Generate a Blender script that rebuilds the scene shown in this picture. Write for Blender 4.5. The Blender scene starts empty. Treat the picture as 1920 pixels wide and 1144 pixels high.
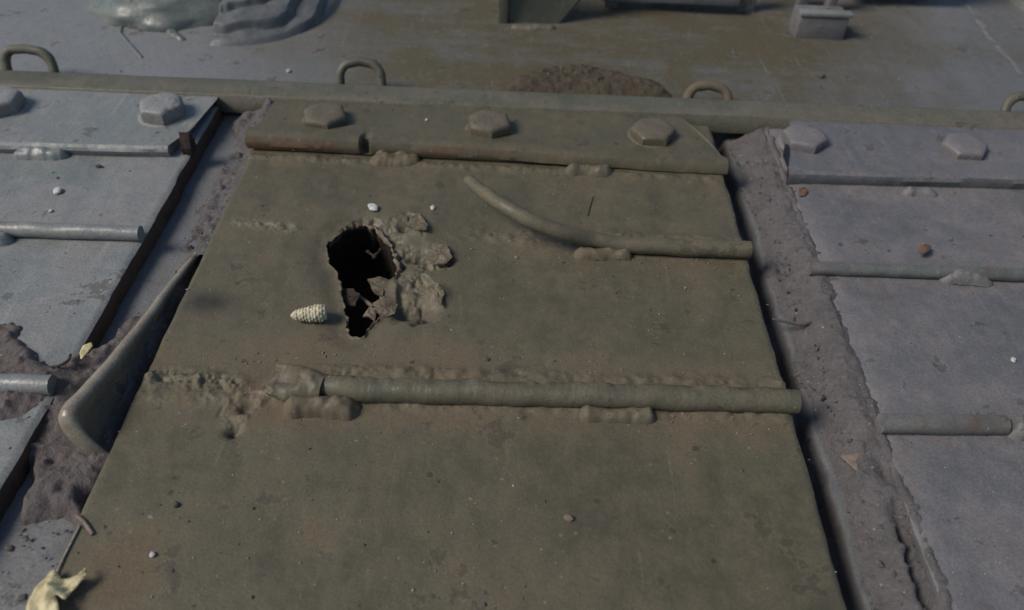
import bpy, bmesh, math, random
import numpy as np
from mathutils import Vector, Matrix

# ------------------------------------------------------------------ camera, sky, sun, exposure
sc = bpy.context.scene
COL = sc.collection
F, CX, CY, CAMH = 1493.0, 960.0, 572.0, 0.36
_dy = np.array([59, -1441, F]); _dy /= np.linalg.norm(_dy)
_dx = np.array([1, 59 / 1441, 0]); _dx /= np.linalg.norm(_dx)
_dz = np.cross(_dx, _dy)
RW = np.array([_dx, _dy, _dz])            # camera (right, down, forward) -> world
cam = bpy.data.objects.new('camera', bpy.data.cameras.new('camera'))
COL.objects.link(cam)
r_, d_, f_ = RW[:, 0], RW[:, 1], RW[:, 2]
M = Matrix(((r_[0], -d_[0], -f_[0], 0), (r_[1], -d_[1], -f_[1], 0), (r_[2], -d_[2], -f_[2], CAMH), (0, 0, 0, 1)))
cam.matrix_world = M
cam.data.sensor_width = 36
cam.data.lens = F / 1920 * 36
cam.data.clip_start = 0.01
cam.data.clip_end = 100
cam.data.dof.use_dof = True
cam.data.dof.focus_distance = 0.47
cam.data.dof.aperture_fstop = 8
sc.camera = cam

SUN_AZ, SUN_EL = math.radians(199), math.radians(45)   # direction the light comes from: from -x, a little from the camera side
w = bpy.data.worlds.new('World'); sc.world = w; w.use_nodes = True
nt = w.node_tree; nt.nodes.clear()
sky = nt.nodes.new('ShaderNodeTexSky'); sky.sky_type = 'NISHITA'; sky.sun_disc = False
sky.sun_elevation = SUN_EL
sky.sun_rotation = math.pi / 2 - SUN_AZ
bg = nt.nodes.new('ShaderNodeBackground'); bg.inputs['Strength'].default_value = 0.044
wo = nt.nodes.new('ShaderNodeOutputWorld')
nt.links.new(sky.outputs[0], bg.inputs[0]); nt.links.new(bg.outputs[0], wo.inputs[0])
sl = bpy.data.lights.new('sun', 'SUN'); sl.energy = 1.5; sl.angle = math.radians(23); sl.color = (1.0, 0.93, 0.82)
so = bpy.data.objects.new('sun', sl); COL.objects.link(so)
sd = Vector((math.cos(SUN_EL) * math.cos(SUN_AZ), math.cos(SUN_EL) * math.sin(SUN_AZ), math.sin(SUN_EL)))
so.rotation_euler = sd.to_track_quat('Z', 'Y').to_euler(); so.location = sd * 3
sc.view_settings.view_transform = 'Standard'; sc.view_settings.look = 'None'
sc.view_settings.gamma = 1; sc.view_settings.exposure = 1.03

# ------------------------------------------------------------------ helpers
rng = np.random.default_rng(7)
random.seed(7)

def P(u, v, z=0.0):
    "the point at height z that the photograph shows at pixel u, v"
    d = RW @ np.array([u - CX, v - CY, F]); s = (z - CAMH) / d[2]
    return np.array([0, 0, CAMH]) + s * d

def PL(pts, z): return np.array([P(u, v, z)[:2] for u, v in pts])

def _h(ix, iy, s):
    n = (ix.astype(np.int64) * 374761393 + iy.astype(np.int64) * 668265263 + s * 974634777) & 0xffffffff
    n = ((n ^ (n >> 13)) * 1274126177) & 0xffffffff
    return ((n ^ (n >> 16)) & 0xffff) / 65535.0

def vn(x, y, s=0):
    x0 = np.floor(x); y0 = np.floor(y); fx = x - x0; fy = y - y0
    fx = fx * fx * (3 - 2 * fx); fy = fy * fy * (3 - 2 * fy)
    a = _h(x0, y0, s); b = _h(x0 + 1, y0, s); c = _h(x0, y0 + 1, s); d = _h(x0 + 1, y0 + 1, s)
    return (a * (1 - fx) + b * fx) * (1 - fy) + (c * (1 - fx) + d * fx) * fy * 1.0

def fbm(x, y, size, s=0, oct=4, gain=.5):
    "0..1 noise, size = metres of the largest feature"
    x = np.asarray(x, float) / size; y = np.asarray(y, float) / size
    t = 0; a = 1; n = 0
    for k in range(oct):
        t = t + a * vn(x + 17.3 * k, y - 9.1 * k, s + k * 31); n += a
        a *= gain; x = x * 2.03; y = y * 2.03
    return t / n

def sst(a, b, x):
    t = np.clip((x - a) / (b - a), 0, 1); return t * t * (3 - 2 * t)

def inside(X, Y, poly):
    X = np.asarray(X); Y = np.asarray(Y); r = np.zeros(X.shape, bool)
    n = len(poly)
    for i in range(n):
        x1, y1 = poly[i]; x2, y2 = poly[(i + 1) % n]
        if y1 == y2: continue
        c = ((y1 > Y) != (y2 > Y)) & (X < (x2 - x1) * (Y - y1) / (y2 - y1) + x1)
        r ^= c
    return r

def pdist(X, Y, poly, closed=True, nearest=False):
    X = np.asarray(X, float); Y = np.asarray(Y, float)
    best = np.full(X.shape, 1e9); bx = np.zeros(X.shape); by = np.zeros(X.shape)
    n = len(poly)
    for i in range(n if closed else n - 1):
        x1, y1 = poly[i]; x2, y2 = poly[(i + 1) % n]
        dx, dy = x2 - x1, y2 - y1; L = dx * dx + dy * dy + 1e-18
        t = np.clip(((X - x1) * dx + (Y - y1) * dy) / L, 0, 1)
        px = x1 + t * dx; py = y1 + t * dy
        d = np.hypot(X - px, Y - py); m = d < best
        best = np.where(m, d, best); bx = np.where(m, px, bx); by = np.where(m, py, by)
    return (best, bx, by) if nearest else best

def sdf(X, Y, poly):
    d = pdist(X, Y, poly); return np.where(inside(X, Y, poly), -d, d)

def jag(poly, amp, step, seed):
    "roughen an outline"
    r = np.random.default_rng(seed); out = []
    n = len(poly)
    for i in range(n):
        a = np.array(poly[i]); b = np.array(poly[(i + 1) % n])
        k = max(1, int(np.hypot(*(b - a)) / step))
        for j in range(k):
            out.append(a + (b - a) * j / k + r.normal(0, amp, 2))
    return np.array(out)

def mesh(name, verts, faces, mat, attrs=None, smooth=True):
    me = bpy.data.meshes.new(name)
    me.from_pydata([tuple(v) for v in verts] if not isinstance(verts, np.ndarray) else verts.tolist(), [], faces if not isinstance(faces, np.ndarray) else faces.tolist())
    if mat: me.materials.append(mat)
    for k, a in (attrs or {}).items():
        at = me.attributes.new(k, 'FLOAT', 'POINT'); at.data.foreach_set('value', np.asarray(a, np.float32).ravel())
    if smooth: me.polygons.foreach_set('use_smooth', [True] * len(me.polygons))
    me.update()
    return me

def link(name, me, parent=None, loc=None):
    o = bpy.data.objects.new(name, me); COL.objects.link(o)
    if parent is not None:
        o.parent = parent
        o.location = (-parent.location) if loc is None else (Vector(loc) - parent.location)
    elif loc is not None: o.location = loc
    return o

def part(name, verts, faces, mat, parent=None, attrs=None, smooth=True, sub=False):
    "a mesh given in world coordinates, hung under its thing"
    me = mesh(name, verts, faces, mat, attrs, smooth)
    o = bpy.data.objects.new(name, me); COL.objects.link(o)
    if parent is not None:
        o.parent = parent
        if not sub: o.location = -parent.location
    return o

def thing(name, label, cat, loc=(0, 0, 0), group=None):
    o = bpy.data.objects.new(name, None); COL.objects.link(o); o.location = Vector([float(c) for c in loc])
    o.empty_display_size = .01
    return tag(o, label, cat, group)

def tag(o, label=None, cat=None, group=None, kind=None):
    if label: o['label'] = label
    if cat: o['category'] = cat
    if group: o['group'] = group
    if kind: o['kind'] = kind
    return o

def lone(name, verts, faces, mat, label, cat, group=None, attrs=None, smooth=True):
    "a thing that is one mesh, its origin at its own base"
    v = np.array(verts, float); c = np.array([v[:, 0].mean(), v[:, 1].mean(), v[:, 2].min()])
    me = mesh(name, v - c, faces, mat, attrs, smooth)
    o = bpy.data.objects.new(name, me); COL.objects.link(o); o.location = c
    return tag(o, label, cat, group)

def gridfaces(nu, nv, keep=None):
    i = np.arange(nu * nv).reshape(nv, nu)
    f = np.stack([i[:-1, :-1], i[:-1, 1:], i[1:, 1:], i[1:, :-1]], -1).reshape(-1, 4)
    return f if keep is None else f[keep.ravel()]

def compact(V, Fc, attrs=None):
    used = np.unique(Fc); m = np.full(len(V), -1); m[used] = np.arange(len(used))
    return V[used], m[Fc], {k: np.asarray(a).ravel()[used] for k, a in (attrs or {}).items()}

def lines(segs):
    "grid lines: [(a, b, step), ...]"
    out = []
    for a, b, s in segs:
        n = max(1, int(round((b - a) / s))); out += list(np.linspace(a, b, n, endpoint=False))
    out.append(segs[-1][1]); return np.array(out)

def tube(path, radii, seg=14, seed=None, rough=0.0, cap=True, squash=None):
    "swept round bar along 3-D points; ends closed flat"
    path = np.array(path, float); n = len(path)
    radii = np.full(n, radii) if np.isscalar(radii) else np.array(radii)
    r = np.random.default_rng(seed or 1)
    T = np.gradient(path, axis=0); T /= np.linalg.norm(T, axis=1)[:, None]
    V = []; up = np.array([0, 0, 1.0])
    if abs(T[0] @ up) > .9: up = np.array([0, 1.0, 0])
    for k in range(n):
        s = np.cross(T[k], up); s /= np.linalg.norm(s); u = np.cross(s, T[k])
        if squash is None: up = u
        for j in range(seg):
            a = 2 * math.pi * j / seg; rr = radii[k] * (1 + rough * r.normal())
            su, ss = (1, 1) if squash is None else squash[k]
            V.append(path[k] + rr * (math.cos(a) * s * ss + math.sin(a) * u * su))
    Fc = []
    for k in range(n - 1):
        for j in range(seg):
            a = k * seg + j; b = k * seg + (j + 1) % seg
            Fc.append((a, b, b + seg, a + seg))
    if cap:
        Fc.append(tuple(range(seg - 1, -1, -1))); Fc.append(tuple(range((n - 1) * seg, n * seg)))
    return np.array(V), Fc

def sharp(me, deg=40):
    bm = bmesh.new(); bm.from_mesh(me)
    for e in bm.edges:
        if len(e.link_faces) == 2 and e.calc_face_angle(0) > math.radians(deg): e.smooth = False
    bm.to_mesh(me); bm.free()

def box_bm(bm, x0, x1, y0, y1, z0, z1, bev=.0015):
    r = bmesh.ops.create_cube(bm, size=1)
    for v in r['verts']:
        v.co = Vector(((x0 + x1) / 2 + v.co.x * (x1 - x0), (y0 + y1) / 2 + v.co.y * (y1 - y0), (z0 + z1) / 2 + v.co.z * (z1 - z0)))
    es = list({e for v in r['verts'] for e in v.link_edges})
    if bev: bmesh.ops.bevel(bm, geom=es, offset=bev, segments=2, affect='EDGES', profile=.6)

def bm_part(name, bm, mat, parent, attrs=None, smooth=True):
    me = bpy.data.meshes.new(name); bm.to_mesh(me); bm.free()
    me.materials.append(mat)
    if smooth:
        me.polygons.foreach_set('use_smooth', [True] * len(me.polygons)); sharp(me, 50)
    for k, a in (attrs or {}).items():
        at = me.attributes.new(k, 'FLOAT', 'POINT'); at.data.foreach_set('value', np.full(len(me.vertices), a, np.float32))
    o = bpy.data.objects.new(name, me); COL.objects.link(o)
    if parent is not None: o.parent = parent; o.location = -parent.location
    return o

# ------------------------------------------------------------------ materials
class NT:
    def __init__(s, name):
        s.m = bpy.data.materials.new(name); s.m.use_nodes = True; s.t = s.m.node_tree; s.t.nodes.clear()
        s.out = s.n('ShaderNodeOutputMaterial'); s.b = s.n('ShaderNodeBsdfPrincipled'); s.l(s.b.outputs[0], s.out.inputs[0])
    def n(s, k): return s.t.nodes.new(k)
    def l(s, a, b): s.t.links.new(a, b)
    def pos(s, scale=(1, 1, 1)):
        g = s.n('ShaderNodeNewGeometry')
        if scale == (1, 1, 1): return g.outputs['Position']
        m = s.n('ShaderNodeVectorMath'); m.operation = 'MULTIPLY'; m.inputs[1].default_value = scale
        s.l(g.outputs['Position'], m.inputs[0]); return m.outputs[0]
    def noise(s, scale, detail=5, rough=.55, vec=None, dist=0):
        k = s.n('ShaderNodeTexNoise'); k.inputs['Scale'].default_value = scale; k.inputs['Detail'].default_value = detail
        k.inputs['Roughness'].default_value = rough; k.inputs['Distortion'].default_value = dist
        s.l(vec or s.pos(), k.inputs['Vector']); return k.outputs[0]
    def ramp(s, x, a, b, lo=0, hi=1):
        k = s.n('ShaderNodeMapRange'); k.inputs[1].default_value = a; k.inputs[2].default_value = b
        k.inputs[3].default_value = lo; k.inputs[4].default_value = hi; k.interpolation_type = 'SMOOTHSTEP'
        s.l(x, k.inputs[0]); return k.outputs[0]
    def mth(s, op, a, b):
        k = s.n('ShaderNodeMath'); k.operation = op; k.use_clamp = False
        for i, q in enumerate((a, b)):
            if isinstance(q, (int, float)): k.inputs[i].default_value = q
            else: s.l(q, k.inputs[i])
        return k.outputs[0]
    def mix(s, f, a, b):
        k = s.n('ShaderNodeMix'); k.data_type = 'RGBA'; k.clamp_factor = True
        if isinstance(f, (int, float)): k.inputs[0].default_value = f
        else: s.l(f, k.inputs[0])
        for i, q in ((6, a), (7, b)):
            if isinstance(q, tuple): k.inputs[i].default_value = (*q, 1)
            else: s.l(q, k.inputs[i])
        return k.outputs[2]
    def attr(s, name):
        k = s.n('ShaderNodeAttribute'); k.attribute_name = name; return k.outputs['Fac']
    def bump(s, hts, dist):
        last = None
        for h, d in zip(hts, dist):
            k = s.n('ShaderNodeBump'); k.inputs['Strength'].default_value = 1; k.inputs['Distance'].default_value = d
            s.l(h, k.inputs['Height'])
            if last: s.l(last, k.inputs['Normal'])
            last = k.outputs[0]
        s.l(last, s.b.inputs['Normal'])

def paint(name, a, b, dust, rough=.55, dust_amt=.35, speck=.6, chips=True):
    "old olive paint under dust; attributes dust / rust / stain_shade / bare come with the mesh"
    t = NT(name)
    n1 = t.noise(9, 6, .6); n2 = t.noise(70, 6, .65); n3 = t.noise(700, 3, .6)
    str_ = t.noise(60, 5, .65, t.pos((1, .16, 1)))
    c = t.mix(t.ramp(n1, .35, .65), a, b)
    c = t.mix(t.ramp(str_, .48, .70, 0, .5), c, tuple(x * .72 for x in a))
    dn = t.mth('ADD', t.mth('MULTIPLY', t.attr('dust'), 1.0), t.mth('MULTIPLY', t.ramp(n2, .38, .68), dust_amt))
    dn = t.mth('MULTIPLY', dn, t.ramp(t.noise(160, 4, .7), .2, .6, .55, 1.1))
    c = t.mix(dn, c, dust)
    c = t.mix(t.attr('pale'), c, (.205, .215, .222))
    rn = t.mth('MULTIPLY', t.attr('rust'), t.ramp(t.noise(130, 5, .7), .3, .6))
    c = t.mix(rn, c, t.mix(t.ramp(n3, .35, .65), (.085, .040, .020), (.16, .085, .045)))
    c = t.mix(t.mth('MULTIPLY', t.attr('bare'), t.ramp(t.noise(90, 5, .7), .25, .6)), c, (.21, .178, .118))
    c = t.mix(t.attr('stain_shade'), c, (.022, .019, .015))
    # grains of sand and paint flecks lying on it
    v = t.n('ShaderNodeTexVoronoi'); v.inputs['Scale'].default_value = 150; v.inputs['Randomness'].default_value = 1; t.l(t.pos(), v.inputs['Vector'])
    sp = t.mth('MULTIPLY', t.ramp(v.outputs['Distance'], .10, .16, 1, 0), t.ramp(t.noise(95, 2), .56, .62))
    c = t.mix(t.mth('MULTIPLY', sp, speck * .55), c, (.30, .29, .25))
    v2 = t.n('ShaderNodeTexVoronoi'); v2.inputs['Scale'].default_value = 90; t.l(t.pos((1, 1, .9)), v2.inputs['Vector'])
    dk = t.mth('MULTIPLY', t.ramp(v2.outputs['Distance'], .12, .2, 1, 0), t.ramp(t.noise(61, 2), .60, .65))
    c = t.mix(t.mth('MULTIPLY', dk, .7), c, (.03, .026, .022))
    s1 = t.ramp(t.noise(120, 3, .5, t.pos((1.6, .10, 1)), .6), .66, .72)
    c = t.mix(t.mth('MULTIPLY', s1, .22), c, tuple(min(1, x * 1.8) for x in b))
    ch = t.noise(38, 8, .68); c = t.mix(t.ramp(ch, .61, .63, 0, .5), c, (.050, .038, .028)); c = t.mix(t.mth('MULTIPLY', t.ramp(ch, .595, .605), t.ramp(ch, .625, .615, 0, .25)), c, tuple(min(1, x * 1.6) for x in b))
    # fine mottling of grain
    c = t.mix(t.ramp(n3, .3, .7, 0, .34), c, (.035, .033, .026))
    c = t.mix(t.ramp(t.noise(240, 4, .75), .56, .74, 0, .45), c, dust)
    c = t.mix(t.ramp(t.noise(330, 4, .75), .60, .72, 0, .5), c, tuple(x * .45 for x in a))
    t.l(c, t.b.inputs['Base Color'])
    t.l(t.mth('ADD', t.mth('MULTIPLY', dn, .35), t.ramp(n2, .3, .7, rough - .08, rough + .1)), t.b.inputs['Roughness'])
    t.b.inputs['Specular IOR Level'].default_value = .5
    t.bump([t.noise(18, 3), n2, n3], [.0014, .0007, .0001])
    return t.m

def dirt_mat(name, a, b, c3):
    t = NT(name)
    n2 = t.noise(60, 6, .7); n3 = t.noise(420, 5, .75); n4 = t.noise(1300, 2, .6)
    c = t.mix(t.ramp(n2, .35, .65), a, b)
    c = t.mix(t.ramp(n3, .52, .70, 0, .8), c, c3)
    c = t.mix(t.ramp(n3, .45, .28, 0, .75), c, tuple(x * .35 for x in a))
    v = t.n('ShaderNodeTexVoronoi'); v.inputs['Scale'].default_value = 240; t.l(t.pos(), v.inputs['Vector'])
    sp = t.mth('MULTIPLY', t.ramp(v.outputs['Distance'], .12, .2, 1, 0), t.ramp(t.noise(150, 2), .55, .62))
    c = t.mix(t.mth('MULTIPLY', sp, .6), c, (.36, .34, .32))
    t.l(c, t.b.inputs['Base Color']); t.b.inputs['Roughness'].default_value = .95
    t.b.inputs['Specular IOR Level'].default_value = .15
    t.bump([n2, n3, n4], [.002, .0012, .0004])
    return t.m

def plain(name, a, b, rough=.7, scale=120, bump=.0005, spec=.4):
    t = NT(name)
    n = t.noise(scale, 5, .65); n3 = t.noise(scale * 6, 3)
    c = t.mix(t.ramp(n, .35, .65), a, b)
    t.l(c, t.b.inputs['Base Color']); t.b.inputs['Roughness'].default_value = rough
    t.b.inputs['Specular IOR Level'].default_value = spec
    t.bump([n, n3], [bump, bump * .4])
    return t.m

DUST_B = (.150, .125, .100)      # brown road dust
DUST_M = (.130, .102, .064)
DUST_W = (.255, .248, .252)
MUD_SHADE = (.078, .066, .036)
DUST_G = (.185, .168, .172)      # paler grey dust
M_MID = paint('dusty_olive_dimmed', (.083, .076, .046), (.098, .088, .053), DUST_M, .52, .38)  # middle plate: dim warm light painted in as a darker olive
M_LEFT = paint('green_grey_lit_paint', (.182, .202, .198), (.206, .217, .214), DUST_W, .45, .35)  # left plate: stronger cool light painted in as a paler tone
M_RIGHT = paint('blue_grey_lit_paint', (.118, .121, .130), (.135, .134, .142), DUST_G, .5, .40)  # right plate: cool sky light painted in as a bluer tone
M_HULL = paint('hull_paint', (.130, .132, .132), (.155, .152, .155), MUD_SHADE, .5, .10)
M_STRIP = paint('strip_paint', (.085, .092, .062), (.100, .100, .070), DUST_B, .5, .3)
M_ROD = paint('rod_paint', (.092, .088, .058), (.108, .098, .064), DUST_M, .5, .5)
M_RODL = paint('rod_paint_pale', (.20, .22, .215), (.225, .232, .22), DUST_G, .38, .35)
M_RODR = paint('rod_paint_grey', (.105, .115, .108), (.135, .135, .130), DUST_G, .5, .4)
M_FIN = paint('flap_paint', (.33, .30, .235), (.25, .215, .165), (.16, .11, .085), .24, .3, .2)
M_DARKG = paint('bracket_paint', (.060, .068, .045), (.075, .078, .055), DUST_B, .5, .3)
M_CAST = paint('casting_paint', (.105, .135, .118), (.145, .165, .155), DUST_G, .36, .3)
M_DIRT = dirt_mat('dry_earth', (.115, .098, .094), (.150, .130, .126), (.20, .180, .176))
M_DIRTG = dirt_mat('grey_earth', (.102, .094, .094), (.128, .118, .120), (.17, .16, .165))
M_DIRTB = dirt_mat('brown_earth', (.072, .058, .042), (.090, .074, .054), (.11, .09, .068))
M_EDGE = plain('rusty_shaded_edge', (.055, .040, .032), (.085, .055, .040), .85, 90, .001, .2)
M_SOOT_SHADE = plain('soot_shade_metal', (.02, .017, .014), (.05, .036, .028), .9, 160, .001, .2)  # soot-dark metal, also painting in the shade of hole and lip stub
M_TORN = plain('torn_metal', (.165, .135, .088), (.085, .062, .042), .5, 150, .0012)
M_WELD = paint('weld_paint', (.105, .100, .066), (.125, .115, .076), DUST_M, .5, .5)
M_BOLT = paint('bolt_paint', (.080, .076, .048), (.095, .084, .054), (.128, .108, .078), .5, .35)
M_WELDL = paint('weld_paint_pale', (.185, .210, .205), (.215, .230, .225), DUST_G, .4, .3)
M_CANVAS = plain('dark_canvas', (.085, .09, .092), (.125, .128, .13), .5, 40, .0008)
M_LEAF = plain('dry_leaf', (.60, .54, .33), (.40, .33, .17), .6, 110, .0008)
M_CONE = plain('pale_cone', (.50, .46, .34), (.36, .31, .21), .8, 300, .0005)
M_WHITE = plain('white_chip', (.48, .48, .46), (.36, .36, .34), .6, 300, .0003)
M_GRIT = plain('pale_grit', (.33, .32, .29), (.22, .20, .18), .8, 500, .0002)
M_DKGRIT = plain('dark_grit', (.06, .05, .045), (.10, .085, .075), .9, 500, .0003)
M_RUSTLEAF = plain('russet_leaf', (.15, .085, .05), (.09, .05, .032), .7, 200, .0005)
M_CHIPR = plain('brown_flake', (.20, .155, .125), (.15, .11, .09), .8, 150, .0006)

# ------------------------------------------------------------------ the hull the covers lie on
T = .013                       # thickness of a cover
XL0, XM0, XM1, XR0 = -.250, -.2055, .158, .2045
HOLE = PL([(612, 472), (616, 452), (630, 440), (642, 428), (657, 418), (678, 415), (702, 422), (716, 438), (731, 453), (739, 472), (742, 495), (738, 515),
           (724, 524), (716, 536), (718, 552), (728, 566), (726, 582), (712, 590), (703, 600), (690, 606), (686, 618), (672, 628), (656, 624), (649, 608), (650, 590),
           (646, 570), (642, 548), (637, 520), (628, 503), (617, 492)], T)
HOLE = jag(HOLE, .0007, .0025, 3)
HC = HOLE.mean(0)

xs = lines([(-3, -.9, .2), (-.9, -.7, .02), (-.7, .14, .003), (.14, .20, .0015), (.20, .7, .003), (.7, .9, .02), (.9, 3, .2)])
ys = lines([(-1.5, .0, .1), (.0, .1, .01), (.1, 1.05, .003), (1.05, 1.3, .02), (1.3, 4, .2)])
X, Y = np.meshgrid(xs, ys)
Z = (fbm(X, Y, .12, 5) - .5) * .003 + (fbm(X, Y, .02, 6) - .5) * .0010
Z = Z * sst(1.6, .9, np.abs(X)) 
Z = Z - .012 * sst(.019, .012, X - XM1 + (fbm(X, Y, .02, 19) - .5) * .006) * (X > XM1 - .03) * (Y < .595)
Z = np.where(Y > .598, Z + .006, Z - .0045 * sst(XR0 + .01, XM1 + .018, X) * (X > -.1))
cd = np.hypot((X - HC[0]), (Y - HC[1]))
keep = (cd[:-1, :-1] > .075)
# dust: mottled brown band paints dim warm light into the deck's middle, grey elsewhere
midb = sst(.40, .16, np.abs(X - .06 - (fbm(X, Y, .2, 9) - .5) * .25)) * sst(.585, .62, Y)
hz = fbm(X * .18, Y, .035, 12); hf = fbm(X * .3, Y, .009, 13)
dust = midb * np.clip(.78 + 1.1 * (hz - .45) + .7 * (hf - .5), .25, 1) + sst(.52, .75, fbm(X, Y, .05, 14)) * .3
pale = sst(.02, -.45, X) * sst(.585, .62, Y) * (.6 + .5 * fbm(X, Y, .08, 15)) * (1 - midb * .8) + np.where(X < XM0, .55 * fbm(X, Y, .05, 16), 0) * (Y < .60)  # deck made paler leftwards: the light's falloff painted in
gapm = ((X > XM1) & (X < XR0 + .02)) | ((X < XM0) & (X > XL0))
rust = np.where((X > XM1 - .02) & (Y < .6), sst(.018, .009, X - XM1 + (fbm(X, Y, .015, 21) - .5) * .012), 0) * (X < XR0) + midb * .25 * sst(.58, .72, fbm(X * .5, Y, .03, 33))  # rust-brown strip by the middle plate also paints its shadow wider and browner
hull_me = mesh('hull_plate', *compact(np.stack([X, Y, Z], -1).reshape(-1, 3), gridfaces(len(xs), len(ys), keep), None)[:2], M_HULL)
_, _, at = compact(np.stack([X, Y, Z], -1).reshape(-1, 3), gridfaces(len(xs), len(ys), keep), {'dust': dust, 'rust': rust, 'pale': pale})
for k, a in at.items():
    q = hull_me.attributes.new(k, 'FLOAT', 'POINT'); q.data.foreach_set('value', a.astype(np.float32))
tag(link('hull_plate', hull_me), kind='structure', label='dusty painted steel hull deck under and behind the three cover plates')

# ------------------------------------------------------------------ building blocks for the covers
def panel(parent, x0, x1, y0, y1, zt, mat, relief, fine=None, hole=None, edge=None):
    sx = [(x0, x1, .0022)]; sy = [(y0, y1, .0022)]
    if fine:
        a, b, c, d = fine
        sx = [(x0, a, .0013), (a, b, .0007), (b, x1, .0013)]; sy = [(y0, c, .0015), (c, d, .0007), (d, y1, .0011)]
    xs = lines(sx); ys = lines(sy); X, Y = np.meshgrid(xs, ys)
    dz, at = relief(X, Y)
    # rounded, slightly nicked rim
    ed = np.minimum(np.minimum(X - x0, x1 - X), np.minimum(Y - y0, y1 - Y))
    Z = zt + dz - .0012 * sst(.002, 0, ed)
    nick = (fbm(X, Y, .018, 77, 3) - .5) * .0022
    X2 = X + np.where(np.isclose(X, x0) | np.isclose(X, x1), nick, 0)
    V = np.stack([X2, Y, Z], -1).reshape(-1, 3); nu, nv = len(xs), len(ys)
    keep = None
    if hole is not None:
        cxm = (X[:-1, :-1] + X[1:, 1:]) / 2; cym = (Y[:-1, :-1] + Y[1:, 1:]) / 2
        keep = ~inside(cxm, cym, hole)
    Fc = gridfaces(nu, nv, keep)
    V, Fc, at = compact(V, Fc, at)
    # boundary loop(s)
    e = np.concatenate([Fc[:, [0, 1]], Fc[:, [1, 2]], Fc[:, [2, 3]], Fc[:, [3, 0]]])
    key = np.sort(e, 1); uniq, inv, cnt = np.unique(key, axis=0, return_inverse=True, return_counts=True)
    be = e[cnt[inv] == 1]
    mid = (V[be[:, 0]] + V[be[:, 1]]) / 2
    if hole is not None:
        isH = pdist(mid[:, 0], mid[:, 1], hole) < .006
        bv = np.unique(be[isH])
        _, nx, ny = pdist(V[bv, 0], V[bv, 1], hole, nearest=True)
        V[bv, 0] = nx; V[bv, 1] = ny
    else: isH = np.zeros(len(be), bool)
    o = part('panel', V, Fc.tolist(), mat, parent, at)
    # the flame-cut edge all round, rusty and darkened to paint in its shade
    re_ = be[~isH]; bv = np.unique(re_); idx = {int(b): i for i, b in enumerate(bv)}; n = len(bv); rings = []
    for k, (z, ou) in enumerate(((None, 0), (zt - .0035, .0008), (zt * .5, .0006), (-.003, .0012))):
        q = V[bv].copy()
        if z is not None: q[:, 2] = z + (fbm(q[:, 1] + q[:, 0], q[:, 1] * 0 + k, .006, 88) - .5) * .001
        q[:, 0] += np.where(q[:, 0] > (x0 + x1) / 2, ou, -ou) + (fbm(q[:, 1], q[:, 1] * 0 + k, .004, 93) - .5) * (.0012 if k else 0)
        rings.append(q)
    ef = [(k * n + idx[int(q)], k * n + idx[int(p)], (k + 1) * n + idx[int(p)], (k + 1) * n + idx[int(q)]) for k in range(3) for p, q in re_]
    part('cut_edge', np.concatenate(rings), ef, edge or M_EDGE, parent)
    if hole is not None:
        # the torn wall of the hole, a mesh of its own
        he = be[isH]; bv = np.unique(he); idx = {int(b): i for i, b in enumerate(bv)}
        rings = [V[bv]]; c = hole.mean(0)
        lv = [-.0015, -.004, -.007, -.011, -.016, -.024, -.036, -.055]
        for k, z in enumerate(lv):
            q = V[bv].copy(); a = np.arctan2(q[:, 1] - c[1], q[:, 0] - c[0])
            d = (fbm(a * .04 + 5, np.full_like(a, z), .010, 91, 4) - .5) * .010 * min(1, (k + 1) / 3)
            dv = q[:, :2] - c; dv /= np.linalg.norm(dv, axis=1)[:, None]
            q[:, :2] += dv * (d * .6 + .0012 * (k + 1))[:, None]; q[:, 2] = zt + z; rings.append(q)
        n = len(bv); hf = []
        for k in range(len(lv)):
            for p, q in he:
                i, j = idx[int(p)], idx[int(q)]
                hf.append((k * n + j, k * n + i, (k + 1) * n + i, (k + 1) * n + j))
        # floor of the pit
        k = len(lv); cv = rings[-1].mean(0); rings.append(cv[None])
        for p, q in he: hf.append((k * n + idx[int(q)], k * n + idx[int(p)], (k + 1) * n))
        ri = np.concatenate(rings); ne = len(he)
        part('hole_rim', ri, hf[:4 * ne], M_TORN, parent); part('hole_wall', ri, hf[4 * ne:], M_SOOT_SHADE, parent)  # lower wall takes the dark metal: the depth's shade painted in
    return o

def flange(parent, pts, xl, xr, mat, rustfn=None, n=420, seed=0):
    """raised bolting strip; pts = section (y, z) from the back to the foot of its front lip, as functions of x;
    xl, xr = left and right end for each section point"""
    m = len(pts); V = []; rust = []; dust = []
    u = np.linspace(0, 1, n)
    for k in range(m):
        x = xl[k] + (xr[k] - xl[k]) * u
        y, z = pts[k](x)
        jy = (fbm(x, np.full_like(x, k * .01), .02, seed + 3) - .5) * (.0016 if k > 1 else 0)
        jz = (fbm(x, np.full_like(x, k * .004), .03, seed + 8) - .5) * .0010
        V.append(np.stack([x, y + jy, z + jz], -1))
        rust.append(rustfn(x, k, m) if rustfn else np.zeros(n)); dust.append(np.full(n, .0) + (fbm(x, x * 0 + k, .03, 5) > .55) * .25)
    Fc = []
    for k in range(m - 1):
        for i in range(n - 1):
            a = k * n + i; Fc.append((a, a + n, a + n + 1, a + 1))
    V = np.concatenate(V); rust = np.concatenate(rust); dust = np.concatenate(dust)
    # ends
    Fc.append(tuple(k * n for k in range(m - 1, -1, -1))); Fc.append(tuple(k * n + n - 1 for k in range(m)))
    o = part('flange', V, Fc, mat, parent, {'rust': rust, 'dust': dust}); sharp(o.data, 35)
    return o

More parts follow.
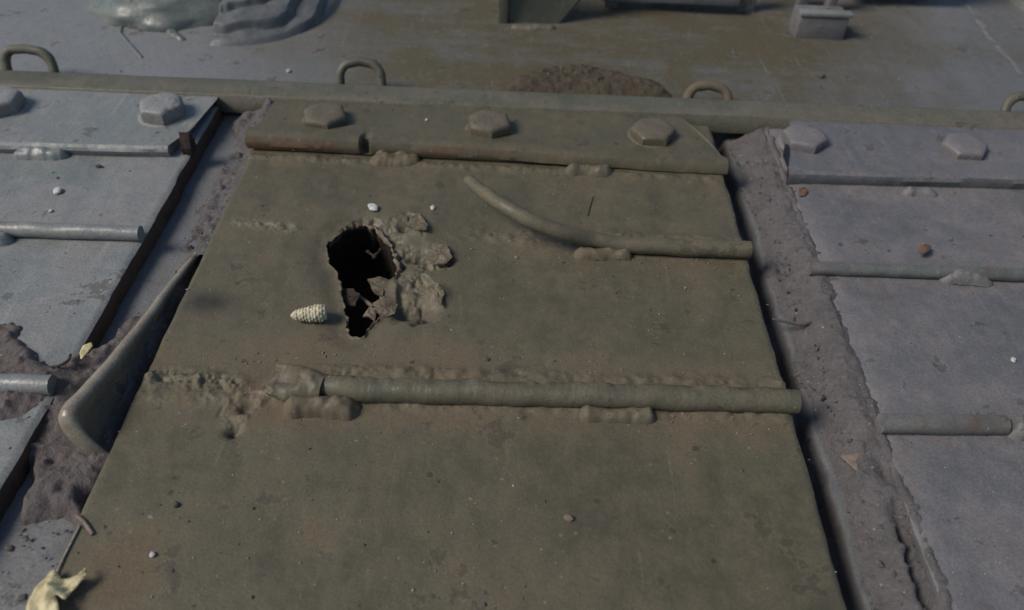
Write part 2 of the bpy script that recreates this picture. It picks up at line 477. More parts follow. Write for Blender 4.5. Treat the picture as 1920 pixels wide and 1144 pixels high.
_bolt = {}
def bolt(parent, u, v, zf, mat, rot, h=.0115, r=.0182, seed=0):
    "hexagon bolt head on a washer"
    p = P(u, v, zf + h); x, y = p[0], p[1]
    V = []; seg = 48
    def ring(rad, z, hexa):
        for j in range(seg):
            a = 2 * math.pi * j / seg
            hr = rad * math.cos(math.pi / 6) / math.cos(((a + math.pi / 6) % (math.pi / 3)) - math.pi / 6)
            rr = hr * hexa + rad * .95 * (1 - hexa); rr = min(rr, rad * 1.0)
            V.append((math.cos(a) * rr, math.sin(a) * rr, z))
    spec = [(r * .985, -.001, 1), (r, .001, 1), (r, h * .62, 1), (r * .975, h * .78, .85), (r * .90, h * .91, .5), (r * .79, h * .98, .15), (r * .5, h * 1.02, 0), (r * .2, h * 1.0, 0)]
    for s in spec: ring(*s)
    V = np.array(V); Fc = []
    V[:, 2] += (fbm(V[:, 0] + seed, V[:, 1], .012, seed + 50) - .5) * .0014 * (V[:, 2] > h * .5)
    V[:, :2] *= 1 + ((fbm(V[:, 0] * 1 + seed, V[:, 1] + V[:, 2], .010, seed + 60) - .5) * .10)[:, None]
    for k in range(len(spec) - 1):
        for j in range(seg):
            a = k * seg + j; b = k * seg + (j + 1) % seg; Fc.append((a, b, b + seg, a + seg))
    Fc.append(tuple(range((len(spec) - 1) * seg, len(spec) * seg)))
    top = (V[:, 2] > h * .9) * .55
    me = mesh('bolt', V, Fc, mat, {'dust': top, 'rust': (V[:, 2] < h * .8) * .25}); sharp(me, 38)
    o = bpy.data.objects.new('bolt', me); COL.objects.link(o); o.parent = parent
    o.location = Vector((x, y, zf)) - parent.location; o.rotation_euler = (0, 0, rot)
    wv = []; wf = []
    for rr, z in ((r * 1.10, -.001), (r * 1.09, .0004), (r * 1.05, .0010), (r * .9, .0011)):
        for j in range(36):
            a = 2 * math.pi * j / 36; wv.append((math.cos(a) * rr, math.sin(a) * rr, z))
    for k in range(3):
        for j in range(36):
            a = k * 36 + j; b = k * 36 + (j + 1) % 36; wf.append((a, b, b + 36, a + 36))
    wm = mesh('washer', np.array(wv), wf, mat, {'dust': np.full(len(wv), .5)})
    wo_ = bpy.data.objects.new('washer', wm); COL.objects.link(wo_); wo_.parent = o
    return o

def weld(parent, a, b, z, wd=.005, ht=.004, mat=None, seed=0, lump=.5, name='weld_bead', dust=.2, rust=0, n=None):
    "smooth-lumped bead between two pixels on a surface at height z"
    p, q = P(*a, z), P(*b, z); L = np.linalg.norm(q - p); n = n or max(10, int(L / .0011)); m = 13
    t = np.linspace(0, 1, n); d = (q - p) / L; s = np.array([-d[1], d[0], 0])
    V = []
    wn = 1 + (fbm(t * L, t * 0, .016, seed, 2) - .5) * 1.6 * lump
    hn = 1 + (fbm(t * L, t * 0 + 9, .014, seed + 4, 2) - .5) * 1.8 * lump
    tip = np.sqrt(np.clip(np.minimum(t, 1 - t) * L / (wd * .9), 0, 1))
    side = (fbm(t * L, t * 0 + 4, .015, seed + 9) - .5) * wd * .9
    for k in range(n):
        for j in range(m):
            g = -1 + 2 * j / (m - 1)
            c = p + (q - p) * t[k] + s * (g * wd * wn[k] * (.35 + .65 * tip[k]) + side[k])
            zz = ht * hn[k] * tip[k] * math.sqrt(max(0, 1 - g * g)) - .0006
            V.append((c[0], c[1], z + zz))
    V = np.array(V); V[:, 2] += (fbm(V[:, 0], V[:, 1], .007, seed + 2, 3) - .5) * ht * .7
    o = part(name, V, gridfaces(m, n), mat or M_WELD, parent, {'dust': np.full(len(V), dust), 'rust': np.full(len(V), rust)})
    return o

def straight_rod(parent, a, b, z, r, mat, seed=0, dustback=.6, name='rib', sag=0):
    "round rib between two pixels that lie on its axis"
    p, q = P(*a, z), P(*b, z); L = np.linalg.norm(q - p); n = max(8, int(L / .004)); t = np.linspace(0, 1, n)
    path = p + (q - p) * t[:, None]
    path[:, 1] += (fbm(t * L, t * 0, .09, seed) - .5) * .0022
    path[:, 2] += (fbm(t * L, t * 0, .07, seed + 5) - .5) * .0012
    V, Fc = tube(path, r, 20, seed, .006); V[:, 2] += (fbm(V[:, 0], V[:, 1], .014, seed + 21, 4) - .5) * .0022
    # bevel the cut ends a little: keep flat
    up = np.repeat(path[:, 1], 20); back = sst(0, r, V[:, 1] - up) * dustback * (.5 + fbm(V[:, 0], V[:, 1], .02, seed + 3))
    o = part(name, V, Fc, mat, parent, {'dust': back, 'rust': sst(.58, .75, fbm(V[:, 0], V[:, 2], .02, seed + 8)) * .5}); sharp(o.data, 50)
    return o

# ------------------------------------------------------------------ middle cover, pierced
def gauss(X, Y, u, v, r, z=T, ax=1):
    p = P(u, v, z); return np.exp(-(((X - p[0]) / (r * ax)) ** 2 + ((Y - p[1]) / r) ** 2))

SCAR = PL([(418, 750), (440, 738), (470, 735), (505, 742), (500, 758), (470, 785), (450, 815), (432, 818), (418, 800), (412, 775)], T)
SPALL = PL([(640, 425), (665, 408), (715, 410), (745, 403), (765, 398), (785, 405), (805, 432), (795, 450), (835, 462), (850, 490), (842, 503), (815, 505),
            (790, 510), (815, 535), (832, 560), (822, 600), (775, 610), (735, 600), (745, 560), (740, 500), (725, 450), (690, 425)], T)
pf0, pf1 = P(480, 284, T), P(1345, 329, T)                 # foot of the front lip
fl = lambda x: pf0[1] + (pf1[1] - pf0[1]) * (x - pf0[0]) / (pf1[0] - pf0[0])
def mid_relief(X, Y):
    z = (fbm(X, Y, .10, 41) - .5) * .0022 + (fbm(X, Y, .012, 42) - .5) * .0005
    # plate pushed in round the hole
    d = pdist(X, Y, HOLE)
    z -= .0035 * np.exp(-(d / .010) ** 2) * sst(.0, .02, d + .012)
    s = sdf(X, Y, jag(SPALL, .0008, .004, 5)); k = sst(.0015, -.002, s)
    rough = fbm(X, Y, .014, 61, 5, .6)
    z -= k * (.0008 + .0042 * sst(.35, .75, rough))
    for u, v, r, dp in ((757, 422, .0048, .006), (787, 475, .0060, .008), (795, 580, .0075, .009), (760, 580, .0060, .008), (718, 432, .006, .004), (752, 488, .005, .004)):
        z -= dp * gauss(X, Y, u, v, r)
    for u, v, r, dp in ((788, 430, .006, .0045), (826, 480, .0055, .0045), (822, 552, .006, .005), (745, 530, .006, .003), (700, 425, .006, .002)):
        z += dp * gauss(X, Y, u, v, r) * (.6 + .8 * rough)
    sc_ = sdf(X, Y, jag(SCAR, .001, .004, 8)); ks = sst(.0012, -.002, sc_)
    wr = 0
    for a_, b_, wd, hh in (((440, 415), (548, 428), .0045, .0022), ((925, 445), (990, 452), .005, .0026), ((288, 706), (440, 722), .0060, .0038), ((505, 730), (540, 745), .006, .003)):
        q = np.exp(-(pdist(X, Y, PL([a_, b_], T), closed=False) / wd) ** 2); wr = np.maximum(wr, q)
        z += hh * q * (fbm(X, Y, .007, 37, 4, .65) * 2.6 - .75)
    z += ks * (.0050 * fbm(X, Y, .008, 63, 4, .65) - .0026) - .0045 * gauss(X, Y, 458, 765, .0040) - .0045 * gauss(X, Y, 436, 810, .0036)
    for u, v, r, dp in ((540, 425, .003, .003), (310, 703, .004, .003), (580, 1000, .016, .0011), (520, 200, .004, .001)):
        z -= dp * gauss(X, Y, u, v, r)
    y3b = P(1000, 735, T)[1] + (X - .014) * .012
    z += .0042 * np.exp(-((Y - y3b - .010) / .006) ** 2) * (fbm(X, Y, .02, 64) + fbm(X, Y, .006, 65) - .45) * sst(-.13, -.10, X)
    z += .0030 * np.exp(-((Y - y3b + .011) / .005) ** 2) * (fbm(X, Y, .015, 66) + fbm(X, Y, .005, 67) - .5)
    yb2 = P(1250, 463, T)[1]
    z += .0035 * np.exp(-((Y - yb2 - .009) / .005) ** 2) * (fbm(X, Y, .02, 68) + fbm(X, Y, .006, 69) - .45) * sst(.02, .06, X)
    z += .0035 * np.exp(-((Y - P(1000, 445, T)[1]) / .010) ** 2) * np.maximum(0, fbm(X, Y, .012, 70) + fbm(X, Y, .004, 79) - .85) * sst(-.05, -.01, X) * sst(.10, .05, X)
    z += .0032 * np.exp(-((Y - fl(X) + .006) / .004) ** 2) * (fbm(X, Y, .02, 62) + fbm(X, Y, .005, 60) - .6)
    # colour masks: dust lies in bands above and below each rib, grey-brown patches, rust by the torn weld
    n = fbm(X, Y, .04, 71); n2 = fbm(X, Y, .015, 72)
    y3 = P(1000, 735, T)[1]; y2 = P(1200, 468, T)[1]
    dust = .75 * np.exp(-((Y - y3 - .019) / .016) ** 2) * (.4 + n) + .65 * np.exp(-((Y - y3 + .020) / .017) ** 2) * (.3 + n)
    dust += .6 * np.exp(-((Y - y2 - .0) / .016) ** 2) * n * sst(-.06, .02, X) + .5 * gauss(X, Y, 720, 640, .05) * n
    dust += .8 * gauss(X, Y, 590, 1000, .013) * (n2 + .3) + .9 * gauss(X, Y, 200, 1055, .020) * (n2 + .4) + .7 * gauss(X, Y, 230, 1110, .022) + .5 * gauss(X, Y, 880, 350, .012)
    dust += .38 * sst(.48, .72, fbm(X, Y * .5, .03, 39, 5, .6)) + .5 * gauss(X, Y, 560, 660, .02) + .6 * sst(.016, .0, pdist(X, Y, HOLE)) * n + .25 * sst(.05, .012, P(600, 290, T)[1] - Y) * (n2 + .2)
    rust = .5 * gauss(X, Y, 510, 735, .010) + .35 * gauss(X, Y, 470, 740, .012) + .5 * gauss(X, Y, 690, 425, .008) + .5 * gauss(X, Y, 800, 570, .008)
    bare = k * (.15 + .55 * sst(.40, .65, rough)) + ks * (.25 + .5 * sst(.4, .65, fbm(X, Y, .01, 36))) + .45 * wr * sst(.4, .65, fbm(X, Y, .008, 35)) + .5 * gauss(X, Y, 745, 520, .006) + .45 * gauss(X, Y, 500, 422, .006, ax=2.5)
    pit = np.maximum.reduce([gauss(X, Y, *q) for q in ((757, 422, .0036), (787, 475, .0046), (795, 582, .0060), (760, 582, .0050), (752, 490, .0034), (458, 765, .0030), (436, 810, .0028), (306, 706, .003))])
    stain_shade = .75 * pit * sst(.3, .55, fbm(X, Y, .006, 34)) + 1.25 * gauss(X, Y, 388, 568, .0095, ax=1.4) * (.35 + n2) + .25 * gauss(X, Y, 1150, 960, .05) * n + .5 * sst(.004, -.001, d) * sst(.3, .6, fbm(X, Y, .006, 99)) * (X < HC[0])
    return z, {'dust': dust, 'rust': rust, 'bare': np.clip(bare, 0, 1), 'stain_shade': np.clip(stain_shade, 0, .95)}

G_COV = 'bolted cover plates on the hull'
cm = thing('cover_plate', 'olive brown middle cover plate pierced by a ragged hole, with a bent rib', 'cover plate', (0, .35, T), G_COV)
fy = .588
panel(cm, XM0, XM1, .08, fy - .004, T, M_MID, mid_relief, fine=(XM0 + .004, P(860, 500, T)[0], P(430, 830, T)[1], P(700, 392, T)[1]), hole=HOLE)
# raised flange along its back edge
hl = lambda x: .0135 - .004 * sst(-.1, .12, x)             # lip height falls to the right
ZF = T + .0055                                             # flange top at the bolts
xs_ = P(689, 280, T)[0]
notch = lambda x: np.exp(-((x - xs_) / .0030) ** 4)
mf = [lambda x: (np.full_like(x, fy), np.full_like(x, ZF - .0005)),
      lambda x: (np.full_like(x, fy - .004), np.full_like(x, ZF)),
      lambda x: (np.full_like(x, fy - .035), np.full_like(x, ZF + .0005)),
      lambda x: (fl(x) + .018, T + hl(x) - .0028),
      lambda x: (fl(x) + .011 + .001 * notch(x), T + hl(x) - .0003 - .004 * notch(x)),
      lambda x: (fl(x) + .0065 + .005 * notch(x), T + hl(x) - .009 * notch(x)),
      lambda x: (fl(x) + .0025 + .008 * notch(x), T + hl(x) - .0012 - .0085 * notch(x)),
      lambda x: (fl(x) + .0005 + .010 * notch(x), T + hl(x) - .0045 - .006 * notch(x)),
      lambda x: (fl(x) + .010 * notch(x), T + hl(x) - .008 - .004 * notch(x)),
      lambda x: (fl(x) + .0015, np.full_like(x, T + .0016)),
      lambda x: (fl(x) + .004, np.full_like(x, T + .0005))]
xr_ = [.128, .134, .150, .157, .160, .160, .160, .160, .160, .159, .158]
xl_ = [-.200, -.2035, -.2055, -.2065, -.209, -.209, -.209, -.209, -.209, -.208, -.207]
flange(cm, mf, xl_, xr_, M_MID, lambda x, k, m: np.where(k >= 6, sst(.05, -.12, x) * .9 + .15, .0) * sst(.35, .6, fbm(x, x * 0 + k * .02, .03, 44)), seed=20)
for i, (u, v, ro, hh) in enumerate(((608, 209, .3, .0098), (918, 222, .15, .0112), (1226, 238, .5, .0085))):
    bolt(cm, u, v, ZF, M_BOLT, ro, hh, seed=i)
# dark slot and lumpy weld patch in the lip
weld(cm, (692, 300), (788, 306), T, .007, .007, M_WELD, 3, .35, 'weld_bead', .5, .3)
weld(cm, (702, 281), (776, 286), T + .004, .0065, .0065, M_WELD, 4, .4, 'weld_bead', .5, .35)
weld(cm, (1058, 322), (1150, 327), T, .006, .008, M_WELD, 5, .3, 'weld_bead', .3)
# bent rib
bp = [(880, 338), (905, 360), (945, 387), (990, 412), (1050, 435), (1110, 450), (1160, 458), (1200, 461), (1300, 465), (1406, 468)]
zr = T + .0052
kn = np.array([P(u, v, zr + (.019 * max(0, math.sin(min(1, max(0, (1120 - u) / 240)) * 2.2)) if u < 1120 else 0)) for u, v in bp])
tt = np.linspace(0, len(kn) - 1, 90); path = np.stack([np.interp(tt, np.arange(len(kn)), kn[:, i]) for i in range(3)], -1)
for _ in range(6): path[1:-1] = (path[:-2] + 2 * path[1:-1] + path[2:]) / 4
rad = np.interp(tt, [0, 1, 3, 9], [.0045, .0047, .0050, .0060])
V, Fc = tube(path, rad, 20, 4, .006); V[:, 2] += (fbm(V[:, 0], V[:, 1], .014, 24, 4) - .5) * .0020
bk = sst(0, .006, V[:, 1] - np.repeat(path[:, 1], 20)) * .8
o = part('rib', V, Fc, M_ROD, cm, {'dust': bk + .3}); sharp(o.data, 50)
o['label'] = 'torn rib bent up to the left, away from the plate'
weld(cm, (1075, 478), (1185, 482), T, .0055, .0065, M_WELD, 31, .3, 'weld_bead', .6)
# lower rib, its left end crushed flat
p0, p1 = P(560, 728, zr), P(1494, 752, zr); n = 420; t = np.linspace(0, 1, n)
path = p0 + (p1 - p0) * t[:, None]; path[:, 2] += (fbm(t, t * 0, .2, 3) - .5) * .001
path[:, 1] += .0045 * sst(.12, 0, t)
V, Fc = tube(path, .0070, 24, 6, .006); V[:, 2] += (fbm(V[:, 0], V[:, 1], .016, 22, 4) - .5) * .0026; V[:, 1] += (fbm(V[:, 0], V[:, 2], .02, 23, 4) - .5) * .0015
bq = sst(-.002, .004, V[:, 1] - np.repeat(path[:, 1], 24)); V[:, 2] += bq * (fbm(V[:, 0], V[:, 1], .006, 29, 3) - .45) * .0034
bk = sst(-.001, .005, V[:, 1] - np.repeat(path[:, 1], 24)) * (.7 + .6 * fbm(V[:, 0], V[:, 1], .01, 4)); st = bk * sst(.38, .6, fbm(V[:, 0], V[:, 1], .008, 47)) * .62
o = part('rib', V, Fc, M_ROD, cm, {'dust': bk, 'stain_shade': st}); sharp(o.data, 50)
p0 = P(514, 712, zr + .002); p1 = P(606, 728, zr + .001); t = np.linspace(0, 1, 60)
path = p0 + (p1 - p0) * t[:, None]
rad = np.interp(t, [0, .1, .5, .85, 1], [.0082, .0092, .0088, .0080, .0070]) * (1 + (fbm(t, t * 0, .4, 6, 2) - .5) * .2)
sq = [(np.interp(q, [0, .5, 1], [.50, .62, .95]), np.interp(q, [0, .5, 1], [1.30, 1.22, 1.0])) for q in t]
V, Fc = tube(path, rad, 32, 9, .0, squash=sq); tq = np.repeat(t, 32)
V[:, 2] += (fbm(V[:, 0], V[:, 1], .010, 15, 4) - .5) * .0045; V[:, 1] += (fbm(V[:, 0], V[:, 2], .012, 16, 3) - .5) * .004
V[:, 0] += sst(.25, 0, tq) * (fbm(V[:, 1], V[:, 2], .005, 17, 3) - .5) * .022
V[:, 2] -= np.exp(-((V[:, 1] - path[:, 1].mean() + .001) / .0028) ** 2) * .0025 * (V[:, 2] > zr) * sst(.8, .5, tq)
o = part('crushed_end', V, Fc, M_WELD, cm, {'dust': np.full(len(V), .35)}); sharp(o.data, 50)
weld(cm, (606, 712), (628, 728), T + .006, .005, .006, M_WELD, 19, .4, 'weld_bead', .4)
weld(cm, (530, 768), (680, 766), T, .0065, .0085, M_WELD, 21, .6, 'weld_bead', .5, .2)
weld(cm, (1085, 779), (1232, 783), T, .005, .0065, M_WELD, 22, .3, 'weld_bead', .4)
# torn shreds hanging in the hole
for i, (pts, r) in enumerate((([(700, 540), (720, 546), (742, 548)], .0022), ([(715, 560), (732, 562), (744, 575), (738, 590)], .0024),
                              ([(676, 560), (700, 575), (720, 590)], .0018), ([(690, 470), (700, 482), (712, 470)], .0010))):
    k = np.array([P(u, v, T - .006 - .002 * i) for u, v in pts]); k = np.repeat(k, 3, 0); k = k + np.random.default_rng(i).normal(0, .0006, k.shape)
    V, Fc = tube(k, r * np.random.default_rng(i + 3).uniform(.6, 1.3, len(k)), 8, i + 2, .12)
    part('torn_shred', V, Fc, M_TORN if i < 3 else M_SOOT_SHADE, cm)
# lifted flakes round the hole and scraps wedged across it
def flake(parent, pts, z0, lift, mat, seed, name='paint_flake', thick=.0012, ang=0):
    poly = jag(PL(pts, z0), .0004, .003, seed); c = poly.mean(0); r = np.random.default_rng(seed)
    V = []; n = len(poly)
    for s, zz in ((0, 0), (.5, 0), (1, 0)):
        for x, y in poly:
            q = c + (np.array([x, y]) - c) * s if s else c + (np.array([x, y]) - c) * .02
            rel = (q - c) @ np.array([math.cos(ang), math.sin(ang)])
            V.append((q[0], q[1], z0 + lift * (.5 + rel / .012) + r.normal(0, .0003) + thick))
    for k in range(n): V.append((poly[k][0], poly[k][1], V[2 * n + k][2] - thick))
    Fc = []
    for k in range(3):
        for j in range(n):
            a = k * n + j; b = k * n + (j + 1) % n; Fc.append((a, a + n, b + n, b))
    Fc.append(tuple(range(n)))
    return part(name, V, Fc, mat, parent, smooth=False)
flake(cm, [(690, 536), (712, 528), (742, 532), (748, 556), (726, 560), (704, 554)], T - .005, .003, M_TORN, 11, 'torn_scrap', ang=2.6)
flake(cm, [(640, 545), (662, 548), (676, 560), (668, 580), (648, 576)], T - .008, .003, M_SOOT_SHADE, 12, 'torn_scrap', ang=.4)
flake(cm, [(698, 572), (722, 566), (746, 574), (740, 590), (712, 600)], T - .0035, .002, M_TORN, 13, 'torn_scrap', ang=2.2)
flake(cm, [(680, 596), (694, 584), (708, 588), (700, 604)], T - .006, .003, M_TORN, 14, 'torn_scrap', ang=1.2)
flake(cm, [(768, 408), (784, 403), (803, 430), (800, 440), (778, 436), (766, 425)], T, .0028, M_TORN, 1, ang=-.2)
flake(cm, [(806, 462), (836, 464), (848, 490), (838, 500), (812, 500), (800, 480)], T, .0025, M_TORN, 2, ang=0)
flake(cm, [(800, 538), (822, 535), (834, 558), (825, 580), (815, 560)], T, .003, M_TORN, 3, ang=0)

# ------------------------------------------------------------------ left cover
def left_relief(X, Y):
    z = (fbm(X, Y, .10, 51) - .5) * .002 + (fbm(X, Y, .012, 52) - .5) * .0004
    n = fbm(X, Y, .04, 73)
    return z, {'dust': .5 * sst(.5, .7, n), 'rust': X * 0, 'bare': X * 0, 'stain_shade': .1 * sst(.6, .75, n)}
cl = thing('cover_plate', 'pale grey green left cover plate, its lower right corner buried in earth', 'cover plate', (-.42, .4, T), G_COV)
panel(cl, -.75, XL0, .08, fy - .004, T, M_LEFT, left_relief)
pl0, pl1 = P(0, 289, T), P(345, 297, T)
fll = lambda x: pl0[1] + (pl1[1] - pl0[1]) * (x - pl0[0]) / (pl1[0] - pl0[0])
def sect(f, h, zf):
    return [lambda x: (np.full_like(x, fy), np.full_like(x, zf - .0005)), lambda x: (np.full_like(x, fy - .004), np.full_like(x, zf)),
            lambda x: (f(x) + .03, np.full_like(x, zf + .0008)), lambda x: (f(x) + .006, np.full_like(x, T + h - .0006)), lambda x: (f(x) + .0035, np.full_like(x, T + h)),
            lambda x: (f(x) + .001, np.full_like(x, T + h - .0015)), lambda x: (f(x), np.full_like(x, T + h * .55)), lambda x: (f(x) + .002, np.full_like(x, T - .0005))]
flange(cl, sect(fll, .0085, ZF), [-.75] * 8, [XL0 - .001, XL0, XL0 - .006, XL0 - .014, XL0 - .014, XL0 - .014, XL0 - .014, XL0 - .014], M_LEFT, seed=40)
# the lip bar pokes past the flange as a pointed stub
pe = P(352, 288, T); V = []
for x in (pe[0] - .003, pe[0] + .0045):
    for dy_, dz_ in ((-.0055, -.001), (-.0065, .006), (-.002, .0175), (.004, .009), (.005, -.001)): V.append((x, pe[1] + .004 + dy_, T + dz_))
part('lip_stub', V, [(0, 1, 2, 3, 4), (9, 8, 7, 6, 5)] + [(i, i + 5, (i + 1) % 5 + 5, (i + 1) % 5) for i in range(5)], M_SOOT_SHADE, cl, smooth=False)  # dark metal paints in the stub's shaded end
bolt(cl, 300, 190, ZF, M_LEFT, .35, .0125, seed=11)
bolt(cl, -8, 178, ZF, M_LEFT, .1, .0125, seed=12)
straight_rod(cl, (-180, 425), (264, 438), zr - .001, .0052, M_RODL, 51, .5)
straight_rod(cl, (-200, 715), (98, 722), zr - .001, .0056, M_RODL, 52, .6)
weld(cl, (25, 294), (132, 292), T, .0055, .0065, M_WELDL, 41, .35, 'weld_bead', .1)
weld(cl, (-60, 452), (28, 452), T, .006, .0065, M_WELDL, 42, .4, 'weld_bead', .1)

# ------------------------------------------------------------------ right cover
def right_relief(X, Y):
    z = (fbm(X, Y, .10, 56) - .5) * .0022 + (fbm(X, Y, .012, 57) - .5) * .0006
    z -= .002 * sst(.012, 0, X - XR0) * fbm(X, Y, .02, 58)
    n = fbm(X, Y, .05, 74); n2 = fbm(X, Y, .014, 75)
    dust = .55 * sst(.45, .7, n) + .5 * sst(.02, 0, X - XR0) * n2
    for u, v in ((1700, 780), (1720, 500), (1700, 335)):
        y = P(u, v, T)[1]; dust += .5 * np.exp(-((Y - y - .014) / .012) ** 2) * (n2 + .3) + .4 * np.exp(-((Y - y + .016) / .012) ** 2) * (n2 + .2)
    return z, {'dust': dust, 'rust': .25 * sst(.62, .75, n2), 'bare': X * 0, 'stain_shade': .12 * sst(.58, .75, n)}
cr = thing('cover_plate', 'blue grey right cover plate with dirt crusted along its left edge', 'cover plate', (.42, .4, T), G_COV)
panel(cr, XR0, .80, .08, fy - .004, T, M_RIGHT, right_relief, edge=M_DIRTG)
pr0, pr1 = P(1468, 347, T), P(1920, 357, T)
flr = lambda x: pr0[1] + (pr1[1] - pr0[1]) * (x - pr0[0]) / (pr1[0] - pr0[0])
flange(cr, sect(flr, .0105, ZF), [XR0 + .022, XR0 + .018, XR0 + .001, XR0 - .001, XR0 - .001, XR0 - .001, XR0 - .001, XR0 - .001], [.8] * 8, M_RIGHT, seed=60)
bolt(cr, 1512, 250, ZF - .001, M_RIGHT, .2, .0095, seed=21)
bolt(cr, 1812, 266, ZF - .001, M_RIGHT, .45, .0085, seed=22)
straight_rod(cr, (1517, 502), (2150, 522), zr - .0018, .0046, M_RODR, 61, .9)
straight_rod(cr, (1650, 793), (1885, 797), zr - .0012, .0055, M_RODR, 62, .9)
straight_rod(cr, (1912, 797), (2300, 806), zr - .0012, .0055, M_RODR, 63, .9)
weld(cr, (1880, 806), (1925, 806), T, .007, .010, M_RODR, 64, .4, 'weld_bead', .5)
weld(cr, (1760, 524), (1862, 528), T, .0055, .0065, M_RODR, 65, .4, 'weld_bead', .5)
weld(cr, (1690, 361), (1760, 364), T, .005, .005, M_RODR, 66, .5, 'weld_bead', .6)

# ------------------------------------------------------------------ strip the covers hinge under, with its four loops
st_ = thing('retaining_strip', 'long narrow green steel strip running across behind the covers with four upright loops', 'strip', (0, .60, .006))
xs = lines([(-.95, .95, .003)]); sec = [(.5875, .004), (.5880, ZF + .0010), (.5895, ZF + .0018), (.599, ZF + .002), (.612, ZF + .002), (.6145, ZF + .0012), (.615, .004)]
V = []; dst = []
for k, (y, z) in enumerate(sec):
    j = (fbm(xs, xs * 0 + k * .01, .025, 80) - .5) * .0012
    V.append(np.stack([xs, y + j, z + j * .4 * (0 < k < 6)], -1)); dst.append(.5 * sst(.45, .7, fbm(xs, xs * 0 + k, .06, 82)) + .35 * sst(.1, .3, xs))
sv = np.concatenate(V)
o = part('strip_bar', sv, gridfaces(len(xs), len(sec)).tolist(), M_STRIP, st_, {'dust': np.concatenate(dst)})
for i, (ul, ur, vt, vb, lean) in enumerate(((34, 122, 82, 126, -.004), (644, 722, 112, 156, -.002), (1284, 1362, 148, 184, 0), (1876, 1990, 172, 212, .002))):
    a, b = P(ul, vb, .012), P(ur, vb, .012); y = .6165
    h = (.025, .026, .017, .021)[i]
    x0, x1 = a[0], b[0]; w_ = x1 - x0; rc = .011; k = []
    for x, z in ((x0, 0), (x0, .5 * (h - rc)), (x0, h - rc)): k.append((x, z))
    for q in range(1, 6): aa = math.pi - q * math.pi / 12; k.append((x0 + rc + rc * math.cos(aa), h - rc + rc * math.sin(aa)))
    k.append((x0 + rc, h)); k.append((x0 + w_ / 2, h + .001)); k.append((x1 - rc, h))
    for q in range(1, 6): aa = math.pi / 2 - q * math.pi / 12; k.append((x1 - rc + rc * math.cos(aa), h - rc + rc * math.sin(aa)))
    for x, z in ((x1, h - rc), (x1, .5 * (h - rc)), (x1, 0)): k.append((x, z))
    path = [(x + lean * z / h, y + .012 * z / h, .006 + z) for x, z in k]
    V, Fc = tube(path, .0041, 12, i + 2, .02)
    V += (np.stack([fbm(V[:, 0] + i, V[:, 2], .03, q + i) for q in (1, 2, 3)], -1) - .5) * .004
    o = part('loop_handle', V, Fc, (M_STRIP, M_DARKG, M_ROD, M_DARKG)[i], st_, {'dust': np.full(len(V), .75 if i == 2 else .15)})
    for px in (k[0][0], k[-1][0]):
        bm = bmesh.new(); bmesh.ops.create_icosphere(bm, subdivisions=3, radius=1)
        for q in bm.verts:
            g = 1 + .35 * math.sin(q.co.x * 5 + i * 2 + px * 90) * math.cos(q.co.y * 4 + i)
            q.co = Vector((px + q.co.x * .0085 * g, y + q.co.y * .007, .0065 + q.co.z * .005 * g))
        bm_part('weld_bead', bm, M_STRIP, st_, {'dust': .4})

# ------------------------------------------------------------------ bent steel flap standing in the left gap
tip, front = P(386, 456, .001), P(206, 862, 0)
rk = [(0, (391, 446), .004, 0), (.9, (345, 494), .010, .20), (2, (275, 584), .018, .45), (3, (200, 676), .026, .70), (3.6, (150, 728), .031, .83), (4.0, (121, 757), .034, .89),
      (4.25, (112, 775), .033, .92), (4.5, (116, 793), .030, .94), (4.9, (140, 822), .020, .965), (5.4, (170, 846), .010, .985), (5.8, (196, 858), .002, 1)]
n = 90; S = np.linspace(0, 5.8, n); ss = np.array([k[0] for k in rk])
R = np.array([P(*k[1], k[2]) for k in rk]); Rp = np.stack([np.interp(S, ss, R[:, i]) for i in range(3)], -1)
Bp = tip + (front - tip) * np.interp(S, ss, [k[3] for k in rk])[:, None]; Bp[:, 2] = -.002
for _ in range(10): Rp[1:-1] = (Rp[:-2] + 2 * Rp[1:-1] + Rp[2:]) / 4; Bp[1:-1] = (Bp[:-2] + 2 * Bp[1:-1] + Bp[2:]) / 4
nn = np.cross(front - tip, P(112, 775, .033) - front); nn /= np.linalg.norm(nn); nn *= np.sign(nn[0])
V = []
for k in range(n):
    th = .0024 + .0032 * min(1, S[k] / 4); d = Rp[k] - Bp[k]; L = np.linalg.norm(d); d = d / L if L > .004 else np.array([0, -.4, .9])
    row = [Bp[k] + nn * th * .5]
    for f in (.2, .4, .6, .8): row.append(Bp[k] + (Rp[k] - d * th - Bp[k]) * f + nn * th * (.5 + .5 * f * f - .5 * math.sin(f * 3.14)))
    c0 = Rp[k] - d * th
    for q in range(11):
        a_ = math.pi * q / 10; row.append(c0 + th * (math.cos(a_) * nn + math.sin(a_) * d))
    for f in (.6, .2): row.append(Bp[k] + (c0 - Bp[k]) * f - nn * th)
    row.append(Bp[k] - nn * th); V.append(row)
m = len(V[0]); V = np.array(V).reshape(-1, 3)
V += (np.stack([fbm(V[:, 1], V[:, 2], .03, q) for q in (1, 2, 3)], -1) - .5) * .0016
Fc = [f[::-1] for f in gridfaces(m, n).tolist()] + [tuple(range((n - 1) * m, n * m))]
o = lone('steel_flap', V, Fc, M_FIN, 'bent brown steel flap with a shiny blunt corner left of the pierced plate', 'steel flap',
         attrs={'stain_shade': np.tile(np.array([.6] * 5 + [.5] + [.2, 0] + [0] * (m - 8)), n) * (.7 + .5 * fbm(V[:, 1], V[:, 2], .02, 6)), 'dust': np.full(len(V), .05), 'rust': sst(.5, .7, fbm(V[:, 1], V[:, 2], .03, 5)) * .25})  # right face darkened below the ridge: its shade painted into the colour

